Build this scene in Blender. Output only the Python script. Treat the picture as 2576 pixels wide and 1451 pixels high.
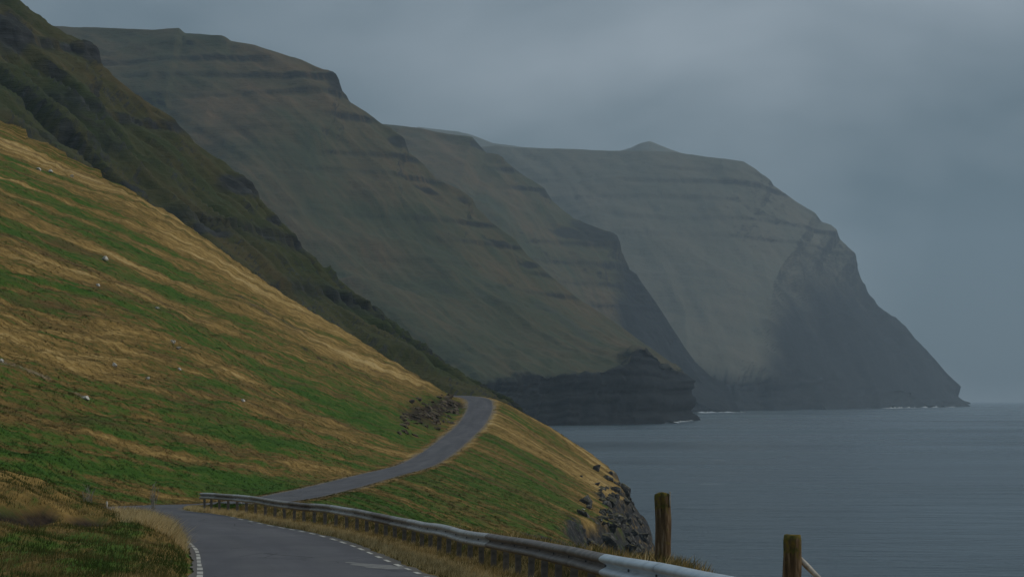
import bpy, bmesh, math, random
import numpy as np
from mathutils import Vector, Matrix

scene = bpy.context.scene
for o in list(bpy.data.objects):
    bpy.data.objects.remove(o)
C = scene.collection

# ---------------------------------------------------------------- camera
cam_d = bpy.data.cameras.new('camera')
cam = bpy.data.objects.new('camera', cam_d)
C.objects.link(cam)
cam.location = (0, 0, 27.0)
cam.rotation_euler = (math.radians(90) + math.atan(277.5 / 5367.0), 0, 0)
cam_d.sensor_width = 36.0
cam_d.lens = 36.0 * 5367.0 / 2576.0
cam_d.clip_start = 0.5
cam_d.clip_end = 80000
scene.camera = cam

# ---------------------------------------------------------------- sky, sun, exposure
SUN_AZ, SUN_EL = 74.0, 38.0          # degrees: azimuth to the right of the line of sight, elevation
world = bpy.data.worlds.new('World')
scene.world = world
world.use_nodes = True
wn, wl = world.node_tree.nodes, world.node_tree.links
wn.clear()
def wnode(t, **k):
    n = wn.new(t)
    for a, b in k.items():
        setattr(n, a, b)
    return n
w_out = wnode('ShaderNodeOutputWorld')
w_mix = wnode('ShaderNodeMixShader')
w_sky = wnode('ShaderNodeTexSky', sky_type='NISHITA', sun_disc=False)
w_sky.sun_elevation = math.radians(SUN_EL)
w_sky.sun_rotation = math.radians(SUN_AZ)
w_bg1 = wnode('ShaderNodeBackground'); w_bg1.inputs[1].default_value = 0.07
w_bg2 = wnode('ShaderNodeBackground'); w_bg2.inputs[1].default_value = 1.0
w_tc = wnode('ShaderNodeTexCoord')
w_map = wnode('ShaderNodeMapping'); w_map.inputs['Scale'].default_value = (1.0, 1.0, 2.2); w_map.inputs['Location'].default_value = (10.73, 0.11, 0.05)
w_n1 = wnode('ShaderNodeTexNoise'); w_n1.inputs['Scale'].default_value = 3.4; w_n1.inputs['Detail'].default_value = 6; w_n1.inputs['Roughness'].default_value = .47; w_n1.inputs['Distortion'].default_value = .35
w_r = wnode('ShaderNodeValToRGB')
w_r.color_ramp.elements[0].position = 0.37; w_r.color_ramp.elements[0].color = (0.058, 0.100, 0.130, 1)
w_r.color_ramp.elements[1].position = 0.70; w_r.color_ramp.elements[1].color = (0.36, 0.415, 0.465, 1)
wl.new(w_tc.outputs['Generated'], w_map.inputs['Vector'])
wl.new(w_map.outputs[0], w_n1.inputs['Vector'])
wl.new(w_n1.outputs['Fac'], w_r.inputs[0])
wl.new(w_r.outputs[0], w_bg2.inputs[0])
w_sep = wnode('ShaderNodeSeparateXYZ'); wl.new(w_tc.outputs['Generated'], w_sep.inputs[0])      # an overcast sky is brighter overhead
w_el = wnode('ShaderNodeMapRange'); w_el.inputs[1].default_value = 0.0; w_el.inputs[2].default_value = 1.0; w_el.inputs[3].default_value = 0.84; w_el.inputs[4].default_value = 1.9
wl.new(w_sep.outputs[2], w_el.inputs[0]); wl.new(w_el.outputs[0], w_bg2.inputs[1])
wl.new(w_sky.outputs[0], w_bg1.inputs[0])
w_mix.inputs[0].default_value = 0.9
wl.new(w_bg1.outputs[0], w_mix.inputs[1]); wl.new(w_bg2.outputs[0], w_mix.inputs[2])
wl.new(w_mix.outputs[0], w_out.inputs['Surface'])

sun_d = bpy.data.lights.new('sun', 'SUN')
sun = bpy.data.objects.new('sun', sun_d); C.objects.link(sun)
sun_d.energy = 1.5; sun_d.angle = math.radians(10); sun_d.color = (1.0, 0.91, 0.76)
_ce = math.cos(math.radians(SUN_EL))
SUN_DIR = Vector((math.sin(math.radians(SUN_AZ)) * _ce, math.cos(math.radians(SUN_AZ)) * _ce, math.sin(math.radians(SUN_EL))))
sun.rotation_euler = SUN_DIR.to_track_quat('Z', 'Y').to_euler()
sun.location = (60, -20, 120)

scene.view_settings.view_transform = 'Standard'
scene.view_settings.look = 'None'
scene.view_settings.gamma = 1.0
scene.view_settings.exposure = 0.0
scene.view_settings.use_curve_mapping = False
scene.render.engine = 'CYCLES'
scene.cycles.use_denoising = True
scene.cycles.max_bounces = 6
scene.cycles.diffuse_bounces = 3
scene.cycles.volume_bounces = 1
import math, random
import numpy as np

# ---------------------------------------------------------------- geometry helpers
F = 5367.0; CX, CY = 1288.0, 725.5          # focal length and centre, in units of a 2576 px wide picture
HC = 27.0                                   # eye height above the sea
PITCH = math.atan(277.5 / F)
CAM = np.array([0.0, 0.0, HC])
def ray(px, py):
    a, b = (px - CX) / F, (CY - py) / F
    cp, sp = math.cos(PITCH), math.sin(PITCH)
    return np.array([a, cp - b * sp, sp + b * cp])
def at(px, py, Y):
    d = ray(px, py)
    return CAM + d * (Y / d[1])
def project(P):
    P = np.asarray(P, float) - CAM
    cp, sp = math.cos(PITCH), math.sin(PITCH)
    dep = P[..., 1] * cp + P[..., 2] * sp
    up = -P[..., 1] * sp + P[..., 2] * cp
    return CX + F * P[..., 0] / dep, CY - F * up / dep
def sstep(a, b, x):
    t = np.clip((np.asarray(x, float) - a) / (b - a), 0, 1)
    return t * t * (3 - 2 * t)
def _hash(ix, iy, iz, seed):
    h = (ix.astype(np.int64) * 374761393 + iy.astype(np.int64) * 668265263 + iz.astype(np.int64) * 2147483647 + seed * 1274126177) & 0xFFFFFFFF
    h = ((h ^ (h >> 13)) * 1274126177) & 0xFFFFFFFF
    h = ((h ^ (h >> 16)) * 2246822519) & 0xFFFFFFFF
    return ((h ^ (h >> 15)) & 0xFFFF) / 32767.5 - 1.0
def noise(x, y, z=None, seed=0):
    x = np.asarray(x, float); y = np.asarray(y, float)
    z = np.zeros_like(x) if z is None else np.asarray(z, float)
    ix, iy, iz = np.floor(x), np.floor(y), np.floor(z)
    fx, fy, fz = x - ix, y - iy, z - iz
    ux, uy, uz = [f * f * f * (f * (f * 6 - 15) + 10) for f in (fx, fy, fz)]
    r = 0
    for dz in (0, 1):
        wz = uz if dz else 1 - uz
        for dy in (0, 1):
            wy = uy if dy else 1 - uy
            for dx in (0, 1):
                wx = ux if dx else 1 - ux
                r = r + wx * wy * wz * _hash(ix + dx, iy + dy, iz + dz, seed)
    return r
def fbm(x, y, z=None, octaves=4, seed=0, gain=0.5):
    r = 0; a = 1.0; f = 1.0
    for o in range(octaves):
        r = r + a * noise(np.asarray(x) * f, np.asarray(y) * f, None if z is None else np.asarray(z) * f, seed + 17 * o)
        a *= gain; f *= 2.03
    return r

# ---------------------------------------------------------------- the road and the land beside it
ROAD_PTS = np.array([  # x, y, z of the centre line
    (1.2, -12, 25.7), (0.4, 0, 25.3), (-0.7, 12, 24.75), (-2.2, 26, 24.2), (-3.95, 43, 23.4), (-5.4, 53, 23.0), (-7.0, 63, 22.68),
    (-9.1, 73, 22.4), (-11.6, 82, 22.15), (-15.2, 94, 21.9), (-18.2, 104, 21.55), (-20.4, 116, 21.1), (-21.4, 128, 20.6),
    (-21.3, 142, 20.0), (-20.4, 156, 19.4), (-18.9, 172, 19.0), (-17.9, 192, 18.7), (-15.5, 240, 18.35), (-12.5, 300, 18.2),
    (-9.5, 355, 20.3), (-7.0, 405, 23.2), (-6.4, 432, 25.6), (-7.2, 449, 26.9), (-10.5, 464, 27.6), (-17, 478, 27.8), (-30, 494, 27.6),
    (-50, 512, 27.5), (-80, 532, 27.5), (-130, 556, 27.5), (-190, 580, 27.5)], float)
def catmull(P, step):
    out = []
    n = len(P)
    for i in range(n - 1):
        p0, p1, p2, p3 = P[max(i - 1, 0)], P[i], P[i + 1], P[min(i + 2, n - 1)]
        L = np.linalg.norm(p2 - p1); k = max(2, int(L / step))
        m1, m2 = (p2 - p0) / 2, (p3 - p1) / 2
        l0, l2 = np.linalg.norm(p1 - p0) or L, np.linalg.norm(p3 - p2) or L
        m1 = ((p2 - p1) / L * l0 + (p1 - p0) / max(l0, 1e-6) * L) / (l0 + L) * L if i > 0 else p2 - p1
        m2 = ((p3 - p2) / max(l2, 1e-6) * L + (p2 - p1) / L * l2) / (l2 + L) * L if i < n - 2 else p2 - p1
        for j in range(k):
            t = j / k; t2 = t * t; t3 = t2 * t
            out.append((2 * t3 - 3 * t2 + 1) * p1 + (t3 - 2 * t2 + t) * m1 + (-2 * t3 + 3 * t2) * p2 + (t3 - t2) * m2)
    out.append(P[-1])
    return np.array(out)
ROAD = catmull(ROAD_PTS, 0.8)
_d = np.diff(ROAD[:, :2], axis=0)
RT = np.concatenate([[0], np.cumsum(np.hypot(_d[:, 0], _d[:, 1]))])     # arc length
_tg = np.gradient(ROAD[:, :2], RT, axis=0); _tg /= np.linalg.norm(_tg, axis=1)[:, None]
RN = np.stack([_tg[:, 1], -_tg[:, 0]], 1)                               # to the right (seaward)
HALF = 2.55
def road_at(t, s=0.0):
    x = np.interp(t, RT, ROAD[:, 0]) + s * np.interp(t, RT, RN[:, 0])
    y = np.interp(t, RT, ROAD[:, 1]) + s * np.interp(t, RT, RN[:, 1])
    return np.stack([x, y, np.interp(t, RT, ROAD[:, 2])], -1)
def t_of_y(y):
    return np.interp(y, ROAD[:, 1], RT)
def nearest(x, y):
    x = np.ravel(x); y = np.ravel(y)
    S = np.empty(len(x)); T = np.empty(len(x)); Z = np.empty(len(x)); C = 20000
    for a in range(0, len(x), C):
        X, Y = x[a:a + C], y[a:a + C]
        coarse = np.argmin((X[:, None] - ROAD[None, ::8, 0]) ** 2 + (Y[:, None] - ROAD[None, ::8, 1]) ** 2, 1) * 8
        idx = np.clip(coarse[:, None] + np.arange(-8, 9)[None], 0, len(ROAD) - 1)
        k = np.argmin((X[:, None] - ROAD[idx, 0]) ** 2 + (Y[:, None] - ROAD[idx, 1]) ** 2, 1)
        i = idx[np.arange(len(X)), k]
        dx, dy = X - ROAD[i, 0], Y - ROAD[i, 1]
        al = dx * _tg[i, 0] + dy * _tg[i, 1]
        T[a:a + C] = RT[i] + al
        sg = dx * RN[i, 0] + dy * RN[i, 1]
        S[a:a + C] = np.where(sg >= 0, 1, -1) * np.maximum(np.abs(sg), np.hypot(dx, dy) * (np.abs(al) > 1.0))
        Z[a:a + C] = np.interp(T[a:a + C], RT, ROAD[:, 2])
    return S, T, Z
TY = lambda y: float(t_of_y(y))
UP_N = [0, 1.2, 2.4, 5, 10, 20, 40, 60, 80, 100, 130, 200]
UP_H = [0, -.12, .35, 1.9, 4.9, 11.2, 23.8, 36.4, 47.3, 58.6, 74.0, 108]
BANK_Y = [0, 34, 42, 50, 57, 62, 68, 74, 80, 88, 96]
BANK_H = [.3, .35, .6, 1.35, 2.0, 2.25, 1.85, 1.5, 1.05, .5, .1]
def cliff_n(T):                                    # how far the grass reaches seaward from the road edge
    return np.interp(T, [TY(0), TY(60), TY(130), TY(200), TY(260), TY(300), TY(340), TY(400), TY(440), TY(470), TY(520)],
                     [16, 17, 18, 19, 21.0, 22.5, 23.5, 23.5, 22, 24, 30])
def near_height(x, y, detail=True):
    shp = np.shape(x)
    x = np.ravel(np.asarray(x, float)); y = np.ravel(np.asarray(y, float))
    S, T, Z = nearest(x, y)
    n = np.abs(S) - HALF
    left = S < 0
    w_hill = sstep(TY(84), TY(128), T)
    # uphill side
    hill = np.interp(n, UP_N, UP_H)
    big = fbm(x / 45, y / 70, octaves=3, seed=5)
    hill = hill + sstep(4, 40, n) * 1.6 * big
    yb = np.interp(T, RT, ROAD[:, 1])
    bank = np.interp(yb, BANK_Y, BANK_H) * np.interp(n, [0, .5, 1.2, 2, 3, 5, 8, 14], [0, .22, .38, .46, .58, 1.0, 1.25, 1.4])
    bank = bank + sstep(.5, 3, n) * .16 * fbm(x / 2.2, y / 3.5, octaves=3, seed=9)
    up = hill * w_hill + bank * (1 - w_hill)
    # seaward side
    cn = cliff_n(T) + 2.2 * fbm(T / 14, S * 0, octaves=3, seed=31)
    w_far = sstep(TY(95), TY(170), T)
    shoulder = np.interp(n, [0, .9, 1.3, 1.8, 2.2, 2.7, 3.4, 5, 9, 60], [0, .06, .15, .72, .62, .15, -.4, -1.6, -4.4, -36])
    shoulder = shoulder * np.where(n < 2.9, np.interp(yb, [0, 21, 27, 45, 70, 95], [.25, .35, .95, .95, .62, .3]), 1)
    shoulder = shoulder + sstep(1.2, 2.4, n) * .12 * fbm(x / 1.1, y / 1.6, octaves=3, seed=4)
    slope = np.interp(n, [0, 1.5, 4, 12, 60], [0, -.1, -1.2, -5.8, -36]) + sstep(2, 12, n) * .5 * fbm(x / 14, y / 26, octaves=3, seed=13)
    slope = slope * np.interp(T, [TY(260), TY(300), TY(340), TY(400), TY(430)], [.60, .68, .76, .9, 1.0])
    dn = shoulder * (1 - w_far) + slope * w_far
    over = n - cn
    rag = fbm(x / 2.6, y / 4.5, octaves=4, seed=77)
    drop = np.where(over > 0, -np.minimum(over * (1.0 + .35 * rag) + .8 * sstep(0, .8, over) + 1.5 * np.maximum(over - 5, 0), 40), 0) * w_far
    dn = dn + drop + rag * .7 * sstep(-.6, 1.2, over) * w_far
    h = np.where(left, up, dn)
    h = np.where(n < 0, -.05, h - .05 * (1 - sstep(0, .4, n)))
    z = Z + h
    rock = sstep(-.9, .5, over + .9 * rag) * w_far * (~left)
    if detail:
        far = sstep(1.0, 6, n)
        tus = fbm(x / .9, y / 1.4, octaves=3, seed=21)
        z = z + far * (.06 + .05 * w_hill) * tus
        # terracettes: little steps that follow the contours
        z = z + far * w_hill * left * .16 * np.sin((hill * 2.6 + 3.0 * fbm(T / 22, S / 9, octaves=3, seed=51)))
    z = np.maximum(z, -4)
    return [a.reshape(shp) for a in (z, S, T, rock)]

# ---------------------------------------------------------------- object helpers
def setp(o, label=None, cat=None, group=None, kind=None):
    if label: o['label'] = label
    if cat: o['category'] = cat
    if group: o['group'] = group
    if kind: o['kind'] = kind
    return o
def link(name, me, mat=None, parent=None):
    o = bpy.data.objects.new(name, me)
    C.objects.link(o)
    if mat is not None and me is not None and not me.materials:
        me.materials.append(mat)
    if parent is not None:
        o.parent = parent
    return o
def empty(name, loc=(0, 0, 0)):
    o = bpy.data.objects.new(name, None); C.objects.link(o); o.location = loc
    o.empty_display_size = .3
    return o
def mesh_np(name, V, Q, smooth=True):
    """V (n,3), Q (m,3 or 4) -> mesh, fast"""
    me = bpy.data.meshes.new(name)
    V = np.ascontiguousarray(V, np.float32); Q = np.ascontiguousarray(Q, np.int32)
    k = Q.shape[1]
    me.vertices.add(len(V)); me.vertices.foreach_set('co', V.ravel())
    me.loops.add(Q.size); me.loops.foreach_set('vertex_index', Q.ravel())
    me.polygons.add(len(Q)); me.polygons.foreach_set('loop_start', np.arange(0, Q.size, k, dtype=np.int32))
    me.update(calc_edges=True)
    me.polygons.foreach_set('use_smooth', np.full(len(Q), smooth, bool))
    return me
def attr(me, name, vals):
    a = me.attributes.new(name, 'FLOAT', 'POINT')
    a.data.foreach_set('value', np.ascontiguousarray(vals, np.float32).ravel())
def attr2(me, name, u, v):
    a = me.attributes.new(name, 'FLOAT_VECTOR', 'POINT')
    a.data.foreach_set('vector', np.ascontiguousarray(np.stack([np.ravel(u), np.ravel(v), np.zeros(np.size(u))], 1), np.float32).ravel())
def grid_quads(r, c):
    i = np.arange(r * c).reshape(r, c)
    return np.stack([i[:-1, :-1].ravel(), i[:-1, 1:].ravel(), i[1:, 1:].ravel(), i[1:, :-1].ravel()], 1)

# ---------------------------------------------------------------- materials
class Mat:
    def __init__(s, name, rough=.9, spec=.25):
        s.m = bpy.data.materials.new(name); s.m.use_nodes = True
        s.n, s.l = s.m.node_tree.nodes, s.m.node_tree.links
        s.b = s.n['Principled BSDF']
        s.b.inputs['Roughness'].default_value = rough
        s.b.inputs['Specular IOR Level'].default_value = spec
    def node(s, t, **k):
        n = s.n.new(t)
        for a, b in k.items(): setattr(n, a, b)
        return n
    def attr(s, name):
        return s.node('ShaderNodeAttribute', attribute_name=name)
    def mapping(s, src, scale, rot=(0, 0, 0), loc=(0, 0, 0)):
        m = s.node('ShaderNodeMapping'); m.inputs['Scale'].default_value = scale; m.inputs['Rotation'].default_value = rot; m.inputs['Location'].default_value = loc
        s.l.new(src, m.inputs['Vector']); return m.outputs[0]
    def noise(s, vec, scale, detail=4, rough=.55, dist=0.0):
        n = s.node('ShaderNodeTexNoise'); n.inputs['Scale'].default_value = scale; n.inputs['Detail'].default_value = detail
        n.inputs['Roughness'].default_value = rough; n.inputs['Distortion'].default_value = dist
        if vec is not None: s.l.new(vec, n.inputs['Vector'])
        return n.outputs['Fac']
    def ramp(s, fac, stops):
        r = s.node('ShaderNodeValToRGB'); e = r.color_ramp.elements
        while len(e) < len(stops): e.new(.5)
        for i, (p, c) in enumerate(stops):
            e[i].position = p; e[i].color = (*c, 1) if len(c) == 3 else c
        s.l.new(fac, r.inputs[0]); return r.outputs[0]
    def rng(s, fac, a, b, c=0., d=1.):
        r = s.node('ShaderNodeMapRange'); r.inputs[1].default_value = a; r.inputs[2].default_value = b; r.inputs[3].default_value = c; r.inputs[4].default_value = d
        s.l.new(fac, r.inputs[0]); return r.outputs[0]
    def mix(s, fac, a, b, mode='MIX'):
        m = s.node('ShaderNodeMix', data_type='RGBA', blend_type=mode)
        for k, v in ((0, fac), (6, a), (7, b)):
            if hasattr(v, 'is_linked') or hasattr(v, 'links'): s.l.new(v, m.inputs[k])
            else: m.inputs[k].default_value = (*v, 1) if isinstance(v, tuple) and len(v) == 3 else v
        return m.outputs[2]
    def math(s, op, a, b=None, clamp=False):
        m = s.node('ShaderNodeMath', operation=op, use_clamp=clamp)
        for k, v in ((0, a), (1, b)):
            if v is None: continue
            if hasattr(v, 'links'): s.l.new(v, m.inputs[k])
            else: m.inputs[k].default_value = v
        return m.outputs[0]
    def color(s, c):
        if hasattr(c, 'links'): s.l.new(c, s.b.inputs['Base Color'])
        else: s.b.inputs['Base Color'].default_value = (*c, 1)
    def bump(s, h, strength=.5, dist=.1):
        b = s.node('ShaderNodeBump'); b.inputs['Strength'].default_value = strength; b.inputs['Distance'].default_value = dist
        s.l.new(h, b.inputs['Height']); s.l.new(b.outputs[0], s.b.inputs['Normal'])
    def pos(s):
        return s.node('ShaderNodeNewGeometry').outputs['Position']

def turf_material(name, blades=False):
    """grazed moorland turf: straw, green and heather-brown streaks that follow the sheep tracks"""
    m = Mat(name, .95, .08)
    uv = m.attr('streak').outputs['Vector']
    pos = m.pos()
    warp = m.noise(pos, .05, 2)
    n1 = m.noise(m.mapping(uv, (.011, .085, 1)), 1.0, 3, .5, .5)
    n2 = m.noise(m.mapping(uv, (.022, .34, 1), loc=(7, 3, 0)), 1.0, 4, .55, .35)
    n3 = m.noise(m.mapping(uv, (.07, 1.5, 1), loc=(1, 9, 0)), 1.0, 4, .6, .25)
    n4 = m.noise(pos, 3.2, 5, .7)
    n5 = m.noise(pos, .55, 4, .6)
    a = m.math('ADD', m.math('MULTIPLY', n1, .42), m.math('MULTIPLY', n2, .40))
    a = m.math('ADD', a, m.math('MULTIPLY', n3, .38))
    a = m.math('ADD', m.math('SUBTRACT', a, .16), m.math('MULTIPLY', m.math('SUBTRACT', n5, .5), .22))
    n6 = m.noise(pos, 1.9, 3, .6)
    a = m.math('ADD', a, m.math('MULTIPLY', m.math('SUBTRACT', n6, .5), .14))
    gr = m.attr('green').outputs['Fac']
    a = m.math('ADD', a, m.math('MULTIPLY', m.math('ADD', gr, .28), .16))
    a = m.math('ADD', m.math('MULTIPLY', m.math('SUBTRACT', a, .475), 1.3), .475)
    if blades:
        rn = m.attr('rnd').outputs['Fac']
        a = m.math('ADD', a, m.math('MULTIPLY', rn, -.03))
    col = m.ramp(a, [(.22, (.42, .30, .13)), (.32, (.31, .205, .068)), (.40, (.205, .132, .040)), (.455, (.140, .095, .028)), (.495, (.104, .092, .023)), (.535, (.070, .108, .017)), (.61, (.036, .086, .010))])
    heath = m.rng(m.noise(m.mapping(uv, (.018, .22, 1), loc=(31, 17, 0)), 1.0, 5, .6, .5), .54, .68)
    col = m.mix(m.math('MULTIPLY', heath, .7), col, (.090, .058, .024))
    fine = m.rng(n4, .25, .75, .8, 1.2)
    hs = m.node('ShaderNodeHueSaturation'); m.l.new(col, hs.inputs['Color']); m.l.new(fine, hs.inputs['Value']); col = hs.outputs[0]
    if not blades:
        soil = m.attr('soil').outputs['Fac']
        sc = m.ramp(m.noise(pos, 6, 4), [(.3, (.014, .010, .008)), (.7, (.045, .032, .022))])
        col = m.mix(soil, col, sc)
        gv = m.attr('gravel').outputs['Fac']
        gc = m.ramp(m.noise(pos, 9, 4), [(.3, (.14, .11, .075)), (.7, (.30, .25, .18))])
        col = m.mix(gv, col, gc)
        rk = m.math('MULTIPLY', m.attr('rock').outputs['Fac'], m.rng(m.noise(pos, .9, 4), .32, .48, .5, 1.0), True)
        rc = m.ramp(m.noise(pos, 1.3, 6, .65), [(.3, (.016, .018, .022)), (.55, (.05, .052, .055)), (.75, (.16, .155, .145))])
        col = m.mix(rk, col, rc)
        hgt = m.math('ADD', m.math('MULTIPLY', n4, .3), m.math('ADD', n3, m.math('MULTIPLY', n2, 2.0)))
        rh = m.math('MULTIPLY', rk, m.math('MULTIPLY', m.noise(pos, .8, 6, .7), 4.0))
        m.bump(m.math('ADD', hgt, rh), .6, .45)
    if blades:
        nv = m.node('ShaderNodeCombineXYZ'); nv.inputs[0].default_value = .32; nv.inputs[1].default_value = -.10; nv.inputs[2].default_value = .94
        m.l.new(nv.outputs[0], m.b.inputs['Normal'])      # a sward is lit like the ground it covers, not blade by blade
    m.color(col)
    return m.m

def moor_material(name, grassy, dry, heather, rock_lo, rock_hi, scale=1.0, green_amt=.5, rock_amt=1.0):
    """far hillsides: grass, dead grass and bare basalt told apart by slope and by the rock bands"""
    m = Mat(name, .95, .1)
    uv = m.attr('streak').outputs['Vector']; pos = m.pos()
    k = 1.0 / scale
    n1 = m.noise(m.mapping(uv, (.012 * k, .0045 * k, 1)), 1.0, 5, .55, .5)
    n2 = m.noise(m.mapping(uv, (.06 * k, .012 * k, 1), loc=(5, 2, 0)), 1.0, 6, .65, .4)
    n3 = m.noise(m.mapping(pos, (.05 * k,) * 3), 1.0, 6, .65)
    n0 = m.noise(m.mapping(pos, (.0045 * k,) * 3), 1.0, 4, .55)
    a = m.math('ADD', m.math('MULTIPLY', n1, .28), m.math('ADD', m.math('MULTIPLY', n2, .27), m.math('MULTIPLY', n0, .45)))
    col = m.ramp(a, [(.36, dry), (.46 + .1 * (green_amt - .5), tuple(.5 * (p + q) for p, q in zip(dry, grassy))), (.58, grassy), (.68, heather)])
    geo = m.node('ShaderNodeNewGeometry')
    sx = m.node('ShaderNodeSeparateXYZ'); m.l.new(geo.outputs['True Normal'], sx.inputs[0])
    steep = m.rng(m.math('ADD', m.math('ABSOLUTE', sx.outputs[2]), m.math('MULTIPLY', n3, .35)), .78, .56)
    rk = m.math('MAXIMUM', m.math('MULTIPLY', steep, rock_amt), m.attr('rock').outputs['Fac'])
    rk = m.math('MAXIMUM', m.math('MULTIPLY', rk, m.rng(n2, .34, .50, .25, 1.0), True), m.attr('bare').outputs['Fac'])
    rn = m.noise(m.mapping(pos, (.022 * k, .022 * k, .16 * k)), 1.0, 7, .72)
    up = m.rng(sx.outputs[2], .58, .86)
    rc = m.mix(m.math('MULTIPLY', up, m.rng(m.attr('bare').outputs['Fac'], 0, 1, .5, .06)), m.ramp(rn, [(.32, rock_lo), (.55, tuple(.4 * p + .6 * q for p, q in zip(rock_lo, rock_hi))), (.72, tuple(1.5 * q for q in rock_hi))]), grassy)
    col = m.mix(rk, col, rc)
    m.color(col)
    m.bump(m.math('ADD', n3, m.math('ADD', m.math('MULTIPLY', n2, .5), rn)), .8, 4.0 * scale)
    return m.m

def stalk_material():
    m = Mat('dry_grass_stalks', .9, .1)
    rn = m.attr('rnd').outputs['Fac']
    col = m.ramp(m.rng(rn, 0, 6), [(0.0, (.050, .075, .018)), (.22, (.105, .092, .030)), (.5, (.27, .19, .075)), (.75, (.58, .43, .20)), (1.0, (.72, .58, .33))])
    m.color(col)
    tr = m.node('ShaderNodeBsdfTranslucent'); m.l.new(col, tr.inputs[0])
    mx = m.node('ShaderNodeMixShader'); mx.inputs[0].default_value = .42
    m.l.new(m.b.outputs[0], mx.inputs[1]); m.l.new(tr.outputs[0], mx.inputs[2])
    m.l.new(mx.outputs[0], m.n['Material Output'].inputs['Surface'])
    return m.m
M_STALK = stalk_material()
M_TURF = turf_material('turf')
M_BLADE = turf_material('grass_blades', True)
M_MOOR_NEAR = moor_material('cloud_shaded_moor', (.036, .050, .020), (.088, .066, .032), (.034, .032, .026), (.012, .015, .020), (.045, .050, .058), .55, .5, .8)  # moor of the nearest hill, its cloud shadow put into darker colours
M_MOOR = moor_material('mountain_moor', (.046, .058, .032), (.120, .082, .046), (.050, .050, .046), (.004, .006, .009), (.016, .020, .026), 1.0, .5, .9)
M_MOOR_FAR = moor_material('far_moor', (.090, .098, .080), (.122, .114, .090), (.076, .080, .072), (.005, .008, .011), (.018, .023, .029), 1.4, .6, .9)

def asphalt():
    m = Mat('asphalt', .8, .3)
    pos = m.pos(); uv = m.attr('streak').outputs['Vector']
    n1 = m.noise(m.mapping(uv, (.06, .55, 1)), 1.0, 4, .6, .3)
    n2 = m.noise(pos, 14, 5, .7)
    n3 = m.noise(pos, .35, 3)
    a = m.math('ADD', m.math('MULTIPLY', n1, .5), m.math('ADD', m.math('MULTIPLY', n2, .25), m.math('MULTIPLY', n3, .25)))
    col = m.ramp(a, [(.34, (.048, .048, .055)), (.5, (.078, .077, .087)), (.66, (.125, .123, .132))])
    sy = m.node('ShaderNodeSeparateXYZ'); m.l.new(uv, sy.inputs[0])
    trk = m.math('ABSOLUTE', m.math('SUBTRACT', m.math('ABSOLUTE', m.math('ADD', sy.outputs[1], .1)), .95))      # polished wheel tracks
    tf = m.math('MULTIPLY', m.rng(trk, .55, .1), m.rng(n3, .35, .65, .25, .8), True)
    col = m.mix(tf, col, (.094, .093, .099))
    vo = m.node('ShaderNodeTexVoronoi', feature='DISTANCE_TO_EDGE'); vo.inputs['Scale'].default_value = .7
    m.l.new(m.mapping(pos, (1, .45, 1)), vo.inputs['Vector'])
    ck = m.math('MULTIPLY', m.rng(vo.outputs['Distance'], .02, .006), m.rng(m.noise(pos, .25, 3), .48, .6), True)
    col = m.mix(m.math('MULTIPLY', ck, .8), col, (.022, .022, .024))
    eg = m.rng(m.math('ADD', m.math('ABSOLUTE', sy.outputs[1]), m.math('MULTIPLY', n2, .5)), 2.45, 2.85)
    col = m.mix(m.math('MULTIPLY', eg, .8), col, (.15, .125, .09))
    m.color(col)
    m.bump(n2, .25, .02)
    return m.m
M_ASPHALT = asphalt()
def simple(name, c1, c2, scale=8, rough=.8, spec=.3, metal=0, lo=.35, hi=.65, detail=4, bump=0):
    m = Mat(name, rough, spec); m.b.inputs['Metallic'].default_value = metal
    tc = m.node('ShaderNodeTexCoord').outputs['Object']
    n = m.noise(tc, scale, detail, .6)
    m.color(m.ramp(n, [(lo, c1), (hi, c2)]))
    if bump: m.bump(n, bump, .02)
    return m.m
M_PAINT = simple('worn_white_paint', (.22, .21, .19), (.62, .60, .54), 6, .7)
M_PATCH = simple('pale_asphalt_patch', (.12, .12, .12), (.23, .225, .215), 2.2, .85)

# ---------------------------------------------------------------- sea
def sea():
    m = Mat('sea_water', .16, .5)
    pos = m.pos()
    wv = m.noise(m.mapping(pos, (.020, .055, .05), (0, 0, .25)), 1.0, 6, .62, .3)
    w2 = m.noise(m.mapping(pos, (.22, .40, .3), (0, 0, -.2)), 1.0, 4, .6)
    h = m.math('ADD', m.math('MULTIPLY', wv, 4.0), m.math('MULTIPLY', w2, .9))
    m.bump(h, .75, 1.0)
    big = m.noise(m.mapping(pos, (.0016, .0045, .003)), 1.0, 4, .5, .4)
    wc = m.rng(m.noise(m.mapping(pos, (.035, .10, .05), (0, 0, .2)), 1.0, 3, .5), .735, .76)
    scol = (m.ramp(big, [(.3, (.026, .044, .058)), (.7, (.050, .074, .090))]))
    m.color(m.mix(m.math('MULTIPLY', wc, .6), scol, (.5, .55, .58)))
    m.b.inputs['IOR'].default_value = 1.33
    rr = m.rng(big, .35, .65, .14, .34); m.l.new(rr, m.b.inputs['Roughness'])
    V = [(-9000, -1500, 0), (13000, -1500, 0), (13000, 17000, 0), (-9000, 17000, 0)]
    me = mesh_np('sea', V, [(0, 1, 2, 3)])
    return setp(link('sea', me, m.m), kind='structure')
sea()

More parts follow.
